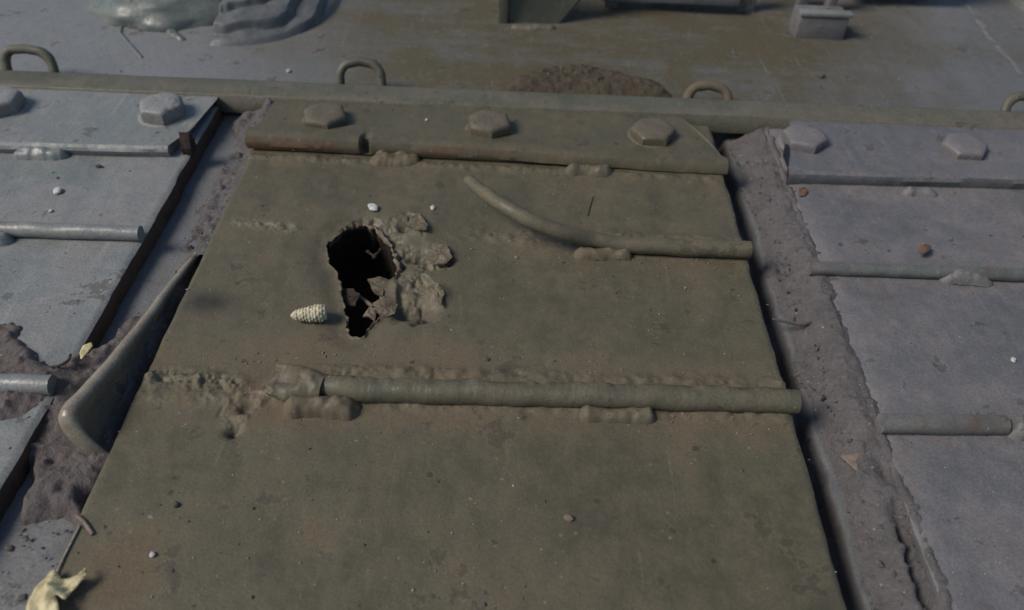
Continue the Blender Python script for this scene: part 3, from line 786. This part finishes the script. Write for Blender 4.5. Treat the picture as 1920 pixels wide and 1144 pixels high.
# ------------------------------------------------------------------ loose earth
def earth(name, x0, x1, y0, y1, res, hfun, mat, label, skip=None):
    xs = np.arange(x0, x1, res); ys = np.arange(y0, y1, res); X, Y = np.meshgrid(xs, ys)
    Z = hfun(X, Y)
    kz = (Z[:-1, :-1] > -.004)
    V, Fc, _ = compact(np.stack([X, Y, Z], -1).reshape(-1, 3), gridfaces(len(xs), len(ys), kz))
    me = mesh(name, V, Fc, mat); return tag(link(name, me), label=label, kind='stuff')
def crumbs(X, Y, s): return (fbm(X, Y, .009, s, 4, .65) - .5) * .0055 + np.maximum(0, fbm(X, Y, .0045, s + 3, 2) - .62) * .010

LH = PL([(-60, 570), (0, 578), (40, 585), (78, 592), (88, 610), (78, 632), (84, 660), (112, 668), (140, 645), (172, 622), (180, 600), (200, 585), (236, 563), (262, 556), (330, 505), (370, 470), (330, 560), (280, 680),
         (215, 855), (185, 905), (150, 975), (112, 968), (60, 968), (20, 990), (-10, 1010), (-60, 1010)], T)
GAPCUT = PL([(30, 862), (44, 850), (50, 880), (28, 935), (0, 1000), (-20, 1000), (-20, 900)], T)
def heapL(X, Y):
    s = sdf(X, Y, LH) + (fbm(X, Y, .02, 101) - .5) * .018
    k = sst(.004, -.014, s)
    inrow = X < XL0
    top = np.where(X < XL0, T + .0005, T * .15) 
    # the heap spans the gap and buries the plate's corner
    blend = sst(-.02, .022, X - XL0)
    base = (T + .0045) * (1 - blend) + (.010) * blend
    low = sst(.30, .22, Y); base = base * (1 - low) + np.where(X < XL0 - .004, T - .004, .008) * low
    z = base * k - .006 * (1 - k) + crumbs(X, Y, 103) * (.3 + .7 * k) + (fbm(X, Y, .03, 105) - .5) * .006 * k
    g = sst(.004, -.004, sdf(X, Y, GAPCUT)); z -= g * .012
    return np.where(X > XM0 - .001, -1, z)
earth('earth_heap', -.44, -.203, .13, .42, .0012, heapL, M_DIRT, 'loose grey brown earth heaped over the left plate and gap')

def heapR(X, Y):
    d = XR0 - X                                     # distance left of the right cover's edge
    n = fbm(X, Y, .03, 111)
    dens = .70 + .30 * np.exp(-((Y - P(1540, 560, T)[1]) / .09) ** 2)
    z = (T + .0015) * sst(.026 + .016 * (n - .5), .002, d) * (dens * sst(.10, .30, Y) + .95 * (1 - sst(.10, .30, Y))) + crumbs(X, Y, 113) * .8 * sst(.040, .012, d) - .0075 * sst(.018, .034, d + (n - .5) * .014) - .0008
    z = np.where(d < 0, T + .0006 + crumbs(X, Y, 115) * .5 - (-d) * .30 - .0015 * (1 - dens), z)
    z -= .016 * np.exp(-((d - .0035) / .0035) ** 2) * sst(.27, .20, Y) * sst(.4, .6, fbm(X, Y, .03, 119) + .12)      # crack at the front
    return np.where(X < XM1 + .010, -1, z)
earth('earth_fillet', XM1 + .010, XR0 + .018, .10, .586, .0012, heapR, M_DIRTG, 'crusted grey earth lying in the gap along the right plate')

def heapG(X, Y):
    d = X - XL0; n = fbm(X, Y, .025, 121)
    z = .010 * sst(.020, .0, XM0 - X + (n - .5) * .022) + crumbs(X, Y, 123) * 1.1 - .0004 + .009 * sst(.535, .585, Y + (n - .5) * .03)
    return np.where(X > XM0 + .003, -1, z - .009 * sst(.024, .008, d))
earth('earth_crumbs', XL0 + .012, XM0 + .003, .40, .586, .0012, heapG, M_DIRTG, 'crumbs of pale earth along the left edge of the pierced plate')

TP = PL([(925, 180), (950, 150), (1000, 130), (1060, 120), (1120, 126), (1180, 138), (1230, 152), (1270, 180), (1245, 195), (945, 190)], .006)
def heapT(X, Y):
    k = sst(.008, -.02, sdf(X, Y, TP) + (fbm(X, Y, .02, 131) - .5) * .014)
    return .006 + k * .008 + crumbs(X, Y, 133) * .9 * k - .0035 * (1 - k)
earth('soil_pile', P(910, 200, 0)[0], P(1285, 200, 0)[0], .613, .740, .0014, heapT, M_DIRTB, 'dark brown soil piled behind the strip between two loops')

# scattered crumbs and grit, nobody could count them
def scatter(name, n, area, size, mat, label, seed, zfun):
    r = np.random.default_rng(seed); V = []; Fc = []; b = 0
    base = np.array([(1, 0, 0), (-1, 0, 0), (0, 1, 0), (0, -1, 0), (0, 0, 1), (0, 0, -1)], float)
    fs = [(0, 2, 4), (2, 1, 4), (1, 3, 4), (3, 0, 4), (2, 0, 5), (1, 2, 5), (3, 1, 5), (0, 3, 5)]
    for _ in range(n):
        x, y = area(r); z = zfun(x, y)
        if z is None: continue
        s = size * r.lognormal(0, .45); q = base * s * r.uniform(.5, 1.2, 3) * np.array([1, 1, .6]); a = r.uniform(0, 6.3)
        q = q @ np.array([[math.cos(a), -math.sin(a), 0], [math.sin(a), math.cos(a), 0], [0, 0, 1]]) + r.normal(0, s * .15, (6, 3)) + (x, y, z + s * .2)
        V.append(q); Fc += [tuple(b + i for i in f) for f in fs]; b += 6
    me = mesh(name, np.concatenate(V), Fc, mat, smooth=False); return tag(link(name, me), label=label, kind='stuff')
def top_z(x, y):
    if y > .617: return .006
    if y > .587: return ZF + .002
    if XL0 < x < XM0 or XM1 < x < XR0: return .001
    return T if y < .51 else ZF
def anywhere(r):
    while True:
        u, v = r.uniform(-20, 1940), r.uniform(0, 1150)
        p = P(u, v, T)
        if not (-.15 < p[0] < -.06 and .34 < p[1] < .45): return p[0], p[1]
scatter('pale_grit', 1100, anywhere, .00032, M_GRIT, 'fine pale grit scattered over the plates', 5, top_z)
scatter('dark_grit', 350, anywhere, .0005, M_DKGRIT, 'dark crumbs of soil scattered over the plates', 6, top_z)
def nearL(r):
    y = r.uniform(.16, .585); return (r.normal(XM0 - .006, .006) if y > .38 else r.normal(-.25, .04)), y
scatter('soil_crumbs', 450, nearL, .0010, M_DKGRIT, 'dark soil crumbs in the left gap', 8, lambda x, y: None if x > XM0 - .001 else (.002 if x > XL0 + .012 else T if y < .30 and x < XL0 - .004 else None))
def nearR(r): return r.normal(XR0 - .008, .008), r.triangular(.12, .45, .585)
scatter('clay_crumbs', 520, nearR, .0009, M_DIRTG, 'grey brown crumbs along the right plate edge', 9, lambda x, y: None if x < XM1 + .012 else (T * (.8 if x > XR0 else max(.15, 1 - (XR0 - x) / .03) * .7)))
def nearRib(r):
    if r.random() < .6: p = P(r.uniform(300, 1480), 0, T); x = r.uniform(-.18, .15); return x, P(1000, 735, T)[1] + r.choice([.016, -.014]) + r.normal(0, .004)
    return r.uniform(-.06, .14), P(1200, 468, T)[1] + r.choice([.012, -.012]) + r.normal(0, .004)
scatter('rib_crumbs', 450, nearRib, .0005, M_CHIPR, 'brown crumbs lying along the ribs', 10, lambda x, y: T)

# ------------------------------------------------------------------ things at the far edge
def blob(name, parent, c, rx, ry, rz, mat, seed, amp=.12, nu=64, nv=28, attrs=None):
    V = []
    for j in range(nv):
        b = math.pi / 2 * j / (nv - 1)
        for i in range(nu):
            a = 2 * math.pi * i / nu
            V.append((math.cos(a) * math.cos(b) ** .8, math.sin(a) * math.cos(b) ** .8, math.sin(b) ** .9))
    V = np.array(V); k = 1 + (fbm(V[:, 0] * 1.0 + 3, V[:, 1] + V[:, 2] * .7, .7, seed, 4) - .5) * 2 * amp
    V = V * k[:, None] * np.array([rx, ry, rz]) + np.array(c)
    Fc = []
    for j in range(nv - 1):
        for i in range(nu):
            a = j * nu + i; b = j * nu + (i + 1) % nu; Fc.append((a, b, b + nu, a + nu))
    return V, Fc
c = P(372, 10, 0)
hs = thing('cast_housing', 'lumpy grey green casting with glossy highlights at the top left of the deck', 'casting', (c[0], c[1], .004))
V, Fc = blob('body', hs, (c[0] - .012, c[1] + .018, .002), .098, .092, .040, M_CAST, 5, .22)
part('body', V, Fc, M_CAST, hs, {'dust': np.full(len(V), .0)})
weld(hs, (236, -10), (226, 62), .006, .0018, .0012, M_CAST, 71, .5, 'weld_bead', 0)
weld(hs, (226, 62), (266, 108), .006, .0018, .0012, M_CAST, 72, .5, 'weld_bead', 0)
weld(hs, (275, 30), (345, 76), .006, .004, .003, M_CAST, 73, .5, 'weld_bead', 0)
# folded dark canvas beside it: each fold a bulging crescent
fc = P(462, 4, .006)
na, nr = 160, 150
A_ = np.linspace(math.radians(-100), math.radians(40), na); R_ = np.linspace(.030, .098, nr); AA, RR = np.meshgrid(A_, R_)
wob = (fbm(AA * .05, RR, .040, 141, 4) - .5) * .034
q = (RR + wob - .030) / .068 * 3.1 + .55 * np.sin(AA * 1.3 + 1); fr = q - np.floor(q)
zz = .028 * (1 - ((RR - .030) / .068) ** 2) * (.75 + .5 * fbm(AA * .06, RR, .05, 142, 3)) + .008 * (fr ** .8) * sst(1.0, .84, fr) - .002
edge = sst(0, .12, (AA - A_[0])) * sst(.098, .090, RR)
zz = zz * edge + .003
CXY = np.stack([fc[0] + RR * np.cos(AA) * 1.0, fc[1] + RR * np.sin(AA) * 1.05, zz], -1).reshape(-1, 3)
lone('canvas_bundle', CXY, gridfaces(na, nr).tolist(), M_CANVAS, 'dark grey canvas bunched in curved folds right of the lumpy casting', 'canvas')
# angled bracket at the top centre
bc = P(1000, 44, .006)
bk = thing('gusset_bracket', 'dark green upright bracket plate with a slanted right edge at the top centre', 'bracket', bc)
xa, xb = P(952, 44, .006)[0], P(1046, 46, .006)[0]; yb = bc[1]; zb = .006
Vb = [(xa, yb, zb - .004), (xb, yb, zb - .004), (xb + .075, yb + .030, zb + .085), (xa - .012, yb + .012, zb + .085)]
Vb += [(x, y + .010, z) for x, y, z in Vb]
bm = bmesh.new(); vs = [bm.verts.new(v) for v in Vb]
for f in ((0, 1, 2, 3), (7, 6, 5, 4), (0, 4, 5, 1), (1, 5, 6, 2), (2, 6, 7, 3), (3, 7, 4, 0)): bm.faces.new([vs[i] for i in f])
bmesh.ops.bevel(bm, geom=list(bm.edges), offset=.0022, segments=2, affect='EDGES')
bm_part('plate', bm, M_DARKG, bk, {'dust': .05})
bm = bmesh.new(); box_bm(bm, xa - .010, xa + .0, yb - .004, yb + .060, .002, .085, .002); bm_part('side_web', bm, M_STRIP, bk, {'dust': .2})
weld(bk, (958, 52), (1042, 54), .006, .005, .004, M_STRIP, 81, .5, 'weld_bead', .4)
# mounting rail with posts and clamp block
rc_ = P(1330, 10, .006)
mr = thing('mounting_rail', 'grey rail with short posts and a clamp block behind the strip', 'rail', rc_)
a = P(1125, 14, .012); b = P(1384, 18, .012)
bm = bmesh.new(); box_bm(bm, a[0], b[0], a[1] + .006, a[1] + .030, .016, .026, .002); bm_part('rail', bm, M_RODR, mr, {'dust': .3})
for u, v, wdt, hgt in ((1398, 22, .018, .05), (1145, 15, .014, .05), (1557, 24, .009, .05), (1505, 16, .012, .03)):
    p = P(u, v, .006); bm = bmesh.new(); box_bm(bm, p[0] - wdt / 2, p[0] + wdt / 2, p[1], p[1] + .016, .002, .006 + hgt, .002); bm_part('post', bm, M_RODR, mr, {'dust': .2})
p0, p1 = P(1490, 71, .006), P(1579, 71, .006)
bm = bmesh.new(); box_bm(bm, p0[0], p1[0], p0[1], p0[1] + .030, .003, .028, .0025); bm_part('clamp_block', bm, M_RODR, mr, {'dust': .25})
bm = bmesh.new(); box_bm(bm, p0[0] - .001, p1[0] + .002, p0[1] - .0015, p0[1] + .009, .0285, .0325, .0014); bm_part('clamp_lip', bm, M_RODL, mr, {'dust': .1})
p0, p1 = P(1600, 0, .02), P(1790, 0, .02)
bm = bmesh.new(); box_bm(bm, p0[0], p1[0], p0[1] + .018, p0[1] + .12, .022, .10, .004); bm_part('rear_box', bm, M_DARKG, mr, {'dust': .2})
# casting at the right corner
c = P(1990, -10, 0)
hr = thing('cast_boss', 'smooth green casting in the top right corner with a pale bead round its foot', 'casting', (c[0], c[1], .004))
V, Fc = blob('body', hr, (c[0], c[1], .002), .085, .15, .05, M_CAST, 9, .06)
part('body', V, Fc, M_CAST, hr, {'dust': np.full(len(V), .25)})
prev = None
for i, (q0, q1) in enumerate((((1800, -6), (1832, 36)), ((1832, 36), (1868, 84)), ((1868, 84), (1918, 140)))):
    weld(hr, q0, q1, .006, .005, .002, M_RODR, 90 + i, .4, 'weld_bead', .4)

# ------------------------------------------------------------------ small loose things
def sheet(name, pts, z, crumple, mat, label, cat, seed, lift=.002, step=.0012, vein=None, group=None, thick=.0004):
    poly = PL(pts, z); x0, y0 = poly.min(0); x1, y1 = poly.max(0)
    xs = np.arange(x0 - step, x1 + step, step); ys = np.arange(y0 - step, y1 + step, step); X, Y = np.meshgrid(xs, ys)
    kp = inside(X[:-1, :-1] + step / 2, Y[:-1, :-1] + step / 2, poly)
    d = pdist(X, Y, poly); Z = z + lift + crumple * (fbm(X, Y, .014, seed, 3) - .35) * 2 + crumple * .6 * (fbm(X, Y, .005, seed + 5, 3) - .5) + crumple * .5 * sst(.006, 0, d) * (fbm(X, Y, .02, seed + 9) * 2 - .6)
    if vein is not None:
        for a, b in vein: Z += .0016 * np.exp(-(pdist(X, Y, PL([a, b], z), closed=False) / .0012) ** 2)
    V, Fc, _ = compact(np.stack([X, Y, Z], -1).reshape(-1, 3), gridfaces(len(xs), len(ys), kp))
    n = len(V)
    e = np.concatenate([Fc[:, [0, 1]], Fc[:, [1, 2]], Fc[:, [2, 3]], Fc[:, [3, 0]]]); key = np.sort(e, 1)
    _, inv, cnt = np.unique(key, axis=0, return_inverse=True, return_counts=True); be = e[cnt[inv] == 1]
    bv = np.unique(be); dd, nx, ny = pdist(V[bv, 0], V[bv, 1], poly, nearest=True); V[bv, 0] = nx; V[bv, 1] = ny
    V2 = V.copy(); V2[:, 2] -= thick
    F2 = (Fc[:, ::-1] + n).tolist(); side = [(int(j), int(i), int(i) + n, int(j) + n) for i, j in be]
    return lone(name, np.concatenate([V, V2]), Fc.tolist() + F2 + side, mat, label, cat, group)
sheet('dry_leaf', [(58, 1152), (66, 1132), (76, 1112), (84, 1100), (92, 1092), (96, 1082), (106, 1077), (114, 1081), (120, 1092), (132, 1090), (143, 1088), (148, 1094), (158, 1088), (163, 1078), (164, 1068), (172, 1086),
                    (164, 1098), (152, 1110), (140, 1120), (133, 1136), (126, 1135), (117, 1128), (109, 1115), (114, 1130), (120, 1145), (122, 1165), (104, 1190), (74, 1186), (60, 1170)],
      T, .0034, M_LEAF, 'crumpled yellow dry leaf at the bottom left corner of the pierced plate', 'leaf', 3, .0035,
      vein=(((105, 1082), (95, 1150)), ((160, 1085), (100, 1130)), ((130, 1130), (98, 1110))))
# pale cone: rows of little scales round a tapering body
p0, p1 = P(545, 592, T + .005), P(612, 586, T + .005); L = np.linalg.norm(p1 - p0); nu, nv = 40, 60; V = []
ax = (p1 - p0) / L; sy = np.array([-ax[1], ax[0], 0])
for k in range(nv):
    t = k / (nv - 1); r0 = .0052 * np.interp(t, [0, .12, .5, .85, 1], [.15, .55, .9, 1.05, .75])
    for j in range(nu):
        a = 2 * math.pi * j / nu; row = int(t * 11); ph = (t * 11) % 1
        s = abs(((a / (2 * math.pi) * 9 + .5 * (row % 2)) % 1) - .5) * 2
        r = r0 * (1 + (.14 + .2 * float(vn(np.array(a * 1.4), np.array(row * 1.0), 3))) * ph * (1 - s ** 2) - .06 + .12 * (float(vn(np.array(a * .9), np.array(t * 5), 8)) - .5))
        V.append(p0 + ax * L * t + sy * r * math.cos(a) + np.array([0, 0, 1]) * r * math.sin(a))
Fc = [(k * nu + j, k * nu + (j + 1) % nu, (k + 1) * nu + (j + 1) % nu, (k + 1) * nu + j) for k in range(nv - 1) for j in range(nu)] + [tuple(range(nu - 1, -1, -1)), tuple(range((nv - 1) * nu, nv * nu))]
lone('seed_cone', V, Fc, M_CONE, 'small cream scaly cone lying left of the ragged hole', 'cone')

def pebble(name, u, v, z, sx, sy_, sz, mat, label, cat, seed, group=None, rot=0.):
    bm = bmesh.new(); bmesh.ops.create_icosphere(bm, subdivisions=2, radius=1)
    V = np.array([q.co[:] for q in bm.verts]); Fc = [tuple(q.index for q in f.verts) for f in bm.faces]; bm.free()
    V *= (1 + (fbm(V[:, 0] + V[:, 2], V[:, 1] + 3, .8, seed, 3) - .5) * .9)[:, None]
    V *= np.array([sx, sy_, sz]); c_, s_ = math.cos(rot), math.sin(rot); V[:, :2] = V[:, :2] @ np.array([[c_, s_], [-s_, c_]])
    p = P(u, v, z); V += np.array([p[0], p[1], z + sz * .7]); return lone(name, V, Fc, mat, label, cat, group, smooth=False)
GW = 'white chips lying on the plates'
pebble('white_chip', 109, 360, T, .0030, .0042, .0018, M_WHITE, 'square white chip on the left plate below its flange', 'chip', 1, GW, .4)
pebble('white_chip', 96, 397, T, .0014, .0018, .001, M_WHITE, 'tiny white chip just above the upper rib of the left plate', 'chip', 2, GW)
pebble('white_chip', 700, 391, T, .0032, .0052, .0018, M_WHITE, 'largest white chip, above the ragged hole', 'chip', 3, GW, .7)
pebble('white_chip', 812, 391, T, .0017, .0024, .0012, M_WHITE, 'small white chip up and right of the ragged hole', 'chip', 4, GW)
pebble('white_chip', 287, 1041, T, .0014, .0014, .0011, M_WHITE, 'round white speck near the bottom left, right of the dry leaf', 'chip', 5, GW)
pebble('white_chip', 800, 226, ZF, .0012, .0016, .0009, M_WHITE, 'white speck on the flange left of the middle bolt', 'chip', 6, GW)
pebble('white_chip', 541, 135, .006, .002, .0024, .0014, M_WHITE, 'white speck on the deck behind the strip', 'chip', 7, GW)
pebble('white_chip', 1899, 677, T, .0016, .0020, .0012, M_WHITE, 'white speck near the right edge of the photo above the lower rib', 'chip', 8, GW)
pebble('small_stone', 1066, 973, T, .0026, .0016, .0015, M_CHIPR, 'small brown stone alone on the lower middle plate', 'stone', 9, None, -.5)
pebble('clod', 330, 948, T, .0018, .0016, .0013, M_DKGRIT, 'dark crumb on the lower left of the pierced plate', 'clod', 10)
pebble('clod', 20, 1120 - 90, T, .0022, .0016, .0013, M_DKGRIT, 'dark crumb on the bare steel at the lower left edge', 'clod', 12)
pebble('clod', 44, 1123, T, .0026, .0018, .0014, M_DKGRIT, 'larger dark crumb left of the dry leaf', 'clod', 13)
pebble('clod', 185, 313, T, .0028, .0016, .0012, M_DKGRIT, 'dark crumb below the lip of the left plate flange', 'clod', 14)
pebble('clod', 1540, 145, .006, .0028, .0026, .0022, M_DKGRIT, 'dark lump on the deck above the right bolts', 'clod', 15)
sheet('russet_leaf', [(1496, 358), (1506, 355), (1514, 362), (1508, 370), (1497, 370)], T, .0016, M_RUSTLEAF, 'tiny russet leaf scrap below the right plate flange', 'leaf scrap', 4, .001, .0008)
sheet('russet_leaf', [(1722, 468), (1732, 462), (1744, 466), (1742, 474), (1730, 482), (1722, 480)], T + .002, .002, M_RUSTLEAF, 'russet leaf scrap resting above the upper rib of the right plate', 'leaf scrap', 5, .001, .0008)
sheet('brown_flake', [(1574, 856), (1600, 853), (1628, 853), (1632, 866), (1622, 882), (1606, 886), (1590, 872)], .004, .0012, M_CHIPR, 'pale brown flake lying in the right gap', 'flake', 6, .001, .0012)
sheet('leaf_scrap', [(152, 668), (160, 655), (175, 648), (178, 655), (165, 668), (154, 680)], .016, .0016, M_LEAF, 'dull yellow leaf scrap stuck behind the bent flap', 'leaf scrap', 7, .002, .0009)
def twig(pts, z, r, mat, label, seed, cat='twig', name='twig'):
    k = np.array([P(u, v, z + .0008) for u, v in pts]); tt = np.linspace(0, len(pts) - 1, 24); path = np.stack([np.interp(tt, range(len(pts)), k[:, q]) for q in range(3)], -1)
    for _ in range(3): path[1:-1] = (path[:-2] + 2 * path[1:-1] + path[2:]) / 4
    V, Fc = tube(path, r, 7, seed, .05); return lone(name, V, Fc, mat, label, cat)
twig([(1112, 368), (1108, 380), (1101, 404)], T, .00035, M_DKGRIT, 'thin dark pine needle on the plate above the bent rib', 1, 'needle', 'pine_needle')
twig([(145, 968), (158, 978), (166, 990), (174, 1002)], T, .0010, M_CHIPR, 'short curled twig where the earth heap meets the pierced plate', 2)
twig([(150, 985), (132, 1020), (118, 1048), (104, 1078)], T, .0005, M_GRIT, 'pale thread lying along the lower left edge of the pierced plate', 3, 'thread', 'thread')
twig([(96, 688), (110, 686), (128, 676), (132, 665)], .018, .0009, M_DKGRIT, 'dark curved twig on the earth heap', 4)
twig([(1448, 598), (1475, 604), (1502, 610), (1532, 602)], .006, .0009, M_DKGRIT, 'dark curved twig across the right gap', 5)
